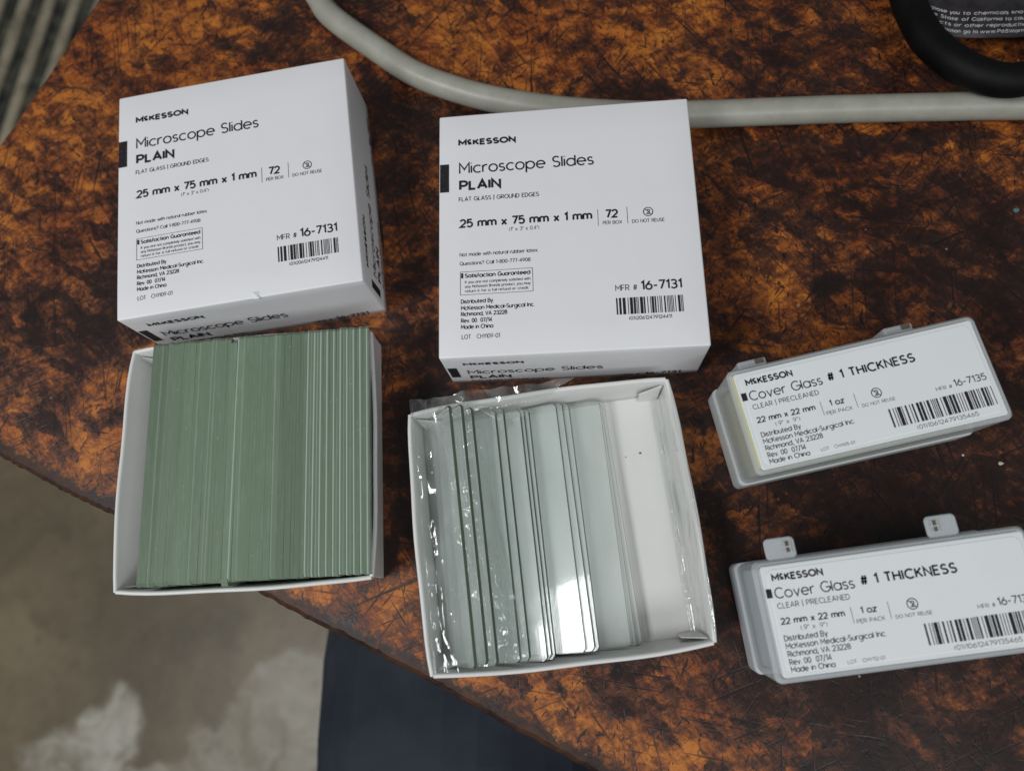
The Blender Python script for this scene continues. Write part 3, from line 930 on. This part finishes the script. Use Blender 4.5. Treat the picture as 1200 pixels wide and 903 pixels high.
# ------------------------------------------------------------------ glass slides
def slide_mesh():
    """75 x 25 x 1 mm; long axis y, width x (from 0 to 25), thickness z; clipped corners; face glass and ground edges"""
    bm = bmesh.new()
    hy, c, W = 38.1, 1.1, 25.4
    out = [(c, -hy), (W - c, -hy), (W, -hy + c), (W, hy - c), (W - c, hy), (c, hy), (0, hy - c), (0, -hy + c)]
    q = .045                                  # the edges are ground: a small matt chamfer runs round both faces
    def ring(k, z):
        return [bm.verts.new((min(max(x, k), W - k) * S, min(max(y, -hy + k), hy - k) * S, z * S)) for x, y in out]
    lo = ring(q, 0); l2 = ring(0, .06); h2 = ring(0, .94); hi = ring(q, 1.0)
    bm.faces.new(list(reversed(lo))); bm.faces.new(hi)
    for a, b in ((lo, l2), (l2, h2), (h2, hi)):
        for i in range(8):
            j = (i + 1) % 8
            f = bm.faces.new((a[i], a[j], b[j], b[i])); f.material_index = 1
    me = bpy.data.meshes.new('glass_slide')
    bm.normal_update(); bm.to_mesh(me); bm.free()
    me.materials.append(M['face']); me.materials.append(M['edge'])
    return me
SLIDE = slide_mesh()
proto = bpy.data.objects.new('glass_slide', SLIDE)
def place_slide(first, tx, ty, trot, xl, zl, th, yoff, yaw, label, group, shade=1.0, alpha=0.0):
    o = proto if first else proto.copy()
    C.objects.link(o)
    base = Matrix.Translation(Vector((tx, ty, 0)) * S) @ Matrix.Rotation(trot, 4, 'Z')
    loc = Matrix.Translation(Vector((xl, yoff, zl)) * S) @ Matrix.Rotation(yaw, 4, 'Z') @ Matrix.Rotation(-th, 4, 'Y')
    o.matrix_world = base @ loc
    tag(o, label, 'glass slide', group)
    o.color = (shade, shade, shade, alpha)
    return o
# packed tray: slides stand on edge and lean a little; x of the foot of each slide
r = random.Random(12)
x = -30.6
xs = []
i = 0
while True:
    f = (x + 30.6) / 69.6
    lean = math.radians(80.5 - 3.0 * f)
    xs.append((x, lean))
    step = 1.0 / math.sin(lean) + .005
    x += step
    i += 1
    if x > 38.9:
        break
GAP = 27
for i, (x, lean) in enumerate(xs):
    f = i / len(xs)
    if f < .07: sh = .86
    elif f < .16: sh = 1.0
    elif f < .20: sh = 1.10
    elif f < .36: sh = 1.04
    elif f < .44: sh = 1.14
    elif f < .60: sh = 1.06
    elif f < .70: sh = .90
    else: sh = .98
    sh *= r.uniform(.988, 1.012)
    al = .95 if f > .70 and i % 2 else (r.uniform(.2, .5) if f > .5 and r.random() < .3 else (.25 if r.random() < .08 else 0))  # strength of the painted highlight line on this slide's edge
    yaw, dy, dz = r.uniform(-.002, .002), r.uniform(-.2, .2), r.uniform(-.05, .05)
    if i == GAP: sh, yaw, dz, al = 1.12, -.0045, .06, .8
    if GAP - 2 <= i < GAP: dy -= 1.2
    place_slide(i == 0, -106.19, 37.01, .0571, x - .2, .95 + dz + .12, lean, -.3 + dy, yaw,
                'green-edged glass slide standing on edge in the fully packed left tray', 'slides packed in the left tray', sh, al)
# half-empty tray: slides fallen like dominoes towards the right
FAN = [(7.0, -3.8, .9, 0, .004), (7.4, -5.2, 1.9, -.8, -.010), (8.0, -6.3, 2.9, .5, -.022)]
def stack(th_deg, xr, n, slips, y0, yaw):
    th = math.radians(th_deg); c, s = math.cos(th), math.sin(th)
    xl = xr - 25 * c
    out = []
    for k in range(n):
        px, pz = xl - k * 1.04 * s, .9 + k * 1.04 * c
        sl = slips[k]
        out.append((th_deg, px + sl * c, pz + sl * s, y0 + r.uniform(-.5, .5), yaw + r.uniform(-.006, .006)))
    return out
FAN += stack(16.5, 8.8, 3, (0, -1.5, -3.6), .3, -.012)
FAN += stack(21.5, -4.2, 3, (0, -1.0, -1.9), -.2, -.014)
FAN += stack(31, -11.6, 2, (0, -2.6), .2, -.012)
FAN += [(47, -37.6, .95, .4, -.006), (53, -38.2, 1.7, 1.2, -.004), (60, -38.8, 2.3, .7, .0)]
for i, (th, xl, zl, dy, yaw) in enumerate(FAN):
    lab = 'clear glass slide lowest at the right end of the fan in the half-empty tray' if i == 0 else 'clear glass slide leaning in the overlapping fan in the half-empty tray'
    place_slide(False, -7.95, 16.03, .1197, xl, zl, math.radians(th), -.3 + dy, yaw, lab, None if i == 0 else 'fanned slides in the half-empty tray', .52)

# ------------------------------------------------------------------ crumpled film over the left part of the half-empty tray
def film():
    from mathutils import noise as N
    nx, ny = 96, 230
    V, F = [], []
    def h(x, y):
        # lies over the leaning slides: high at the left, falling to the right, wrapped over the back wall
        z = 20.6 - max(0, (x + 34)) * .34
        z = max(z, 9.0)
        return z
    for j in range(ny + 1):
        fy = j / ny
        y = -38.0 + 81.5 * fy
        xr = -12.5 - 8.5 * fy if fy < .80 else -19.3 + (fy - .80) / .20 * 32.0
        for i in range(nx + 1):
            fx = i / nx
            x = -40.4 + fx * (xr + 40.4)
            p = Vector((x * .16, y * .07, 3.1))
            wr = N.fractal(p, 1.0, 2.0, 4) * 1.0 + (abs(N.noise(Vector((x * .3, y * .05, 9)))) - .3) * 1.6
            crease = -24.0 + (1 - fy) * 5.5 + 2.0 * math.sin(fy * 9)
            jag = .9 * N.noise(Vector((3, y * .35, 1))) + .5 * N.noise(Vector((8, y * .9, 1)))
            wr += 1.9 * math.exp(-((x - crease - jag) / 2.6) ** 2) + .9 * math.exp(-((x - crease - jag * 1.6) / .9) ** 2) + 1.2 * math.exp(-((x - crease + 5 - jag * .6) / 1.0) ** 2) + 1.0 * math.exp(-((x - crease - 5.5 + jag) / 1.2) ** 2) * max(0, .5 - fy) * 2
            z = h(x, y) + wr
            if x < -39: z -= (-39 - x) * 3.0
            if fy > .93:                                   # over the back rim
                z = max(16.9 + wr * .7 + (fy - .93) * 8, z * (1 - (fy - .93) / .07) + (17.2 + wr * .8) * (fy - .93) / .07)
            elif y > 34: z = max(z, 12 + (y - 34) * 1.2)
            V.append((x, y + .8 * N.noise(Vector((x * .2, 5, y * .2))), z))
    m = nx + 1
    for j in range(ny):
        for i in range(nx):
            F.append((j * m + i, j * m + i + 1, (j + 1) * m + i + 1, (j + 1) * m + i))
    o = mesh_obj('plastic_film', V, F, M['film'], smooth=True)
    o.location = (-7.95 * S, 16.03 * S, 0); o.rotation_euler = (0, 0, .1197)
    tag(o, 'crumpled clear plastic film draped over the left slides in the half-empty tray', 'plastic film')
film()
def film_strip():
    from mathutils import noise as N
    V, F = [], []
    nx, ny = 34, 120
    prof = [(36.2, 1.5), (37.0, 1.8), (37.9, 2.6), (39.0, 5.0), (40.2, 10.0), (41.0, 14.5), (41.2, 16.6), (41.9, 16.95)]
    for j in range(ny + 1):
        y = -36.5 + 73.0 * j / ny
        for i in range(nx + 1):
            q = i / nx * (len(prof) - 1.001); a = int(q); f = q - a
            x = prof[a][0] * (1 - f) + prof[a + 1][0] * f; z = prof[a][1] * (1 - f) + prof[a + 1][1] * f
            w = abs(N.noise(Vector((i * .16, y * .045, 4)))) * 1.3 + N.fractal(Vector((i * .2, y * .12, 7)), 1.0, 2.0, 3) * .25
            w *= min(1.0, i / 5)
            bow = .9 * (1 - (y / 40) ** 2) * min(1, z / 16)
            V.append((x + bow - w * (.75 if z > 2.6 else 0), y, z + max(0, w) * (.25 if z > 2.6 else .9)))
    m = nx + 1
    for j in range(ny):
        for i in range(nx):
            F.append((j * m + i, j * m + i + 1, (j + 1) * m + i + 1, (j + 1) * m + i))
    o = mesh_obj('plastic_film', V, F, M['film'], smooth=True)
    o.location = (-7.95 * S, 16.03 * S, 0); o.rotation_euler = (0, 0, .1197)
    tag(o, "wrinkled strip of clear film clinging to the half-empty tray's bare right wall", 'plastic film')
film_strip()

# ------------------------------------------------------------------ hinged plastic boxes of cover glass
GX, GY, GH = 72.5, 31.4, 31.6
def label_print(lot):
    P, Q, B = Print(), Print(), Print()
    P.rect(-33.7, 5.9, -32.2, 8.2)
    P.text('M~KESSON', -31.5, 9.9, 2.0, -17.9, wt=0.231, gap=.25)
    P.text('Cover Glass', -31.6, 5.5, 2.9, -10.6, wt=0.11, gap=.19)
    P.text('# 1 THICKNESS', -9.1, 5.9, 2.75, 16.1, wt=0.182, gap=.26)
    P.text('CLEAR | PRECLEANED', -31.6, 2.95, 1.45, -12.6, wt=0.121, gap=.24)
    P.text('22 mm x 22 mm', -31.6, -1.1, 1.75, -14.9, wt=0.182, gap=.24)
    Q.rect(-13.2, -3.1, -13.06, 1.0); Q.rect(-3.6, -3.2, -3.46, 1.1)
    P.text('1 oz', -10.8, -1.0, 1.75, -6.6, wt=0.182)
    Q.text('PER PACK', -12.4, -3.3, 1.12, -5.0, wt=0.127)
    P.no_reuse(2.6, -.2, 1.35)
    Q.text('DO NOT REUSE', -2.4, -3.35, .95, 7.0, wt=0.132)
    Q.text('(.9" x .9")', -26.9, -3.0, 1.3, -19.9, wt=0.11)
    for s, y, e in (('Distributed By', -5.25, -20.4), ('McKesson Medical-Surgical Inc.', -7.2, -5.8), ('Richmond, VA 23228', -9.15, -15.4),
                    ('Rev. 00  07/14', -11.15, -20.8), ('Made in China', -13.0, -20.3)):
        P.text(s, -31.65, y, 1.5, e, wt=0.138)
    P.text(lot, -17.1, -12.7, .95, -7.6, wt=0.099)
    Q.text('MFR #', 18.4, -3.65, 1.1, 23.0, wt=0.121)
    P.text('16-7135', 23.6, -3.55, 2.05, 32.7, wt=0.132)
    B.barcode(4.0, -10.8, 33.1, -5.45, 9)
    P.text('(01)10612479135465', 9.9, -12.75, 1.25, 27.0, wt=0.11)
    return P, Q, B
def cover_box(label, x, y, rot, lot, clasps_open, shift):
    t = thing('cover_glass_box', label, 'plastic box', x, y, 0, rot, 'plastic boxes of cover glass')
    hx, hy = GX / 2, GY / 2
    R = rounded_rect
    # base tray: slightly wider foot with a lip
    V, F = loft([(R(hx - .8, hy - .8, 1.6), .05), (R(hx, hy, 2.0), .9), (R(hx + .1, hy + .1, 2.0), 9.2), (R(hx - .1, hy - .1, 2.0), 10.0), (R(hx - 1.1, hy - 1.1, 1.6), 10.0), (R(hx - 1.3, hy - 1.3, 1.5), 1.6)])
    mesh_obj('base', V, F, M['base'], t)
    # hollow lid: outer skin, rim, inner skin
    V, F = loft([(R(hx - 1.5, hy - 1.5, 1.5), 10.05), (R(hx - .55, hy - .55, 2.0), 10.05), (R(hx - .35, hy - .35, 2.0), 12.5), (R(hx - .2, hy - .2, 2.0), GH - .7), (R(hx - .75, hy - .75, 2.0), GH),
                  (R(hx - 1.35, hy - 1.35, 1.6), GH), (R(hx - 1.45, hy - 1.45, 1.5), GH - .55)], cap0=False, cap1=True)
    lid = mesh_obj('lid', V, F, M['lid'], t)
    # white plate set into the top, its sticker with rounded corners, the print
    hp, hq = hx - 1.75, hy - 1.55
    V, F = loft([(R(hp, hq, .8), GH - .5), (R(hp, hq, .8), GH - .12), (R(hp - .25, hq - .25, .7), GH + .06)])
    V = [(a + shift, b, z) for a, b, z in V]
    pl = mesh_obj('top_plate', V, F, M['plate'], t)
    V, F = loft([(R(hp - 1.25, hq - 1.15, 1.9), GH + .05), (R(hp - 1.25, hq - 1.15, 1.9), GH + .16), (R(hp - 1.36, hq - 1.26, 1.8), GH + .2)])
    V = [(a + shift, b, z) for a, b, z in V]
    st = mesh_obj('sticker', V, F, M['label'], t)
    P, Q, B = label_print(lot)
    P.build('lettering', M['ink'], st, z=GH + .24); Q.build('small_print', M['ink2'], st, z=GH + .24); B.build('barcode', M['ink'], st, z=GH + .24)
    if not clasps_open:                    # yellowed paper wrap showing beside the plate
        bm_obj('paper_strip', box_bm(-hx + .95, -hp + shift - .05, -hq + .8, hq - .3, GH - .5, GH - .16, .06), M['insert'], t)
    # the stack of cover glasses and its paper wrap inside
    bm_obj('paper_insert', box_bm(-hx + (4.6 if not clasps_open else 2.6), hx - 6.0, -hy + 2.4, hy - 2.4, 1.8, GH - 3.0, .4), M['insert' if not clasps_open else 'plate'], t)
    for tx in (-27.2, 15.9):
        if clasps_open:                    # clasp tab sticking straight out at the back
            V, F = loft([(R(4.1, 2.9, 1.3), 0), (R(4.1, 2.9, 1.3), .5), (R(3.8, 2.6, 1.2), .8)])
            tb = mesh_obj('clasp_tab', [(a + tx, b + hy + 2.5, z + GH - 1.6) for a, b, z in V], F, M['lid'], t)
            sgn = 1 if tx < 0 else -1
            for q in (-.75, .75):
                bm_obj('clip_bar', box_bm(tx + sgn * 1.9 + q - .28, tx + sgn * 1.9 + q + .28, hy + 1.15, hy + 4.35, GH - .75, GH - .35, .1), M['lid'], tb)
            bm_obj('clip_bar', box_bm(tx + sgn * 1.9 - 1.2, tx + sgn * 1.9 + 1.2, hy + 2.5, hy + 3.0, GH - .7, GH - .4, .1), M['lid'], tb)
            bm_obj('dark_clasp_recess', box_bm(tx + sgn * 1.9 - .9, tx + sgn * 1.9 + .9, hy + 1.3, hy + 4.2, GH - 1.1, GH - .55, .15), M['clasp_recess'], tb)  # dark block standing in for the shaded recess in the tab
        else:
            tb = bm_obj('clasp_tab', box_bm(tx - 4.2, tx + 4.2, hy - .4, hy + 2.3, GH - 12.5, GH - 2.2, .6), M['lid'], t)
            bm_obj('dark_clasp_recess', box_bm(tx + .8, tx + 3.4, hy + .6, hy + 2.0, GH - 3.2, GH - 1.95, .15), M['clasp_recess'], tb)
    return t
cover_box('frosted plastic box of cover glass labelled 16-7135, with folded clasps and a yellowish left edge', 81.26, 49.81, .2141, 'LOT   CHYI05-01', False, .25)
cover_box('frosted plastic box of cover glass with two clasp tabs sticking out behind it', 83.34, -6.79, .1351, 'LOT   CHY112-01', True, .6)

# ------------------------------------------------------------------ crumbs
def crumb(label, x, y, z, rr, mat, seed, flat=.6):
    rn = random.Random(seed)
    bm = bmesh.new()
    bmesh.ops.create_icosphere(bm, subdivisions=1, radius=rr)
    for v in bm.verts:
        v.co *= rn.uniform(.6, 1.25); v.co.z *= flat
    o = bm_obj('crumb', bm, mat)
    o.location = (x * S, y * S, (z + rr * flat * .8) * S)
    tag(o, label, 'crumb', 'crumbs and chips')
crumb('larger rust-brown crumb on the bare floor of the half-empty tray', 20.0, 39.2, .8, .42, M['crumb'], 1)
crumb('tiny rust-brown crumb beside the larger one in the half-empty tray', 15.3, 37.9, .8, .22, M['crumb'], 2)
crumb('pale chip on the dark bench just below the upper plastic box', 130.9, 34.3, 0, .8, M['chip'], 3)
crumb('small pale chip on the bench between the two plastic boxes', 120.2, 37.1, 0, .45, M['chip'], 4)
crumb('teal paint chip on the bench below the black cord loop', 149.8, 120.3, 0, .9, M['teal'], 5)
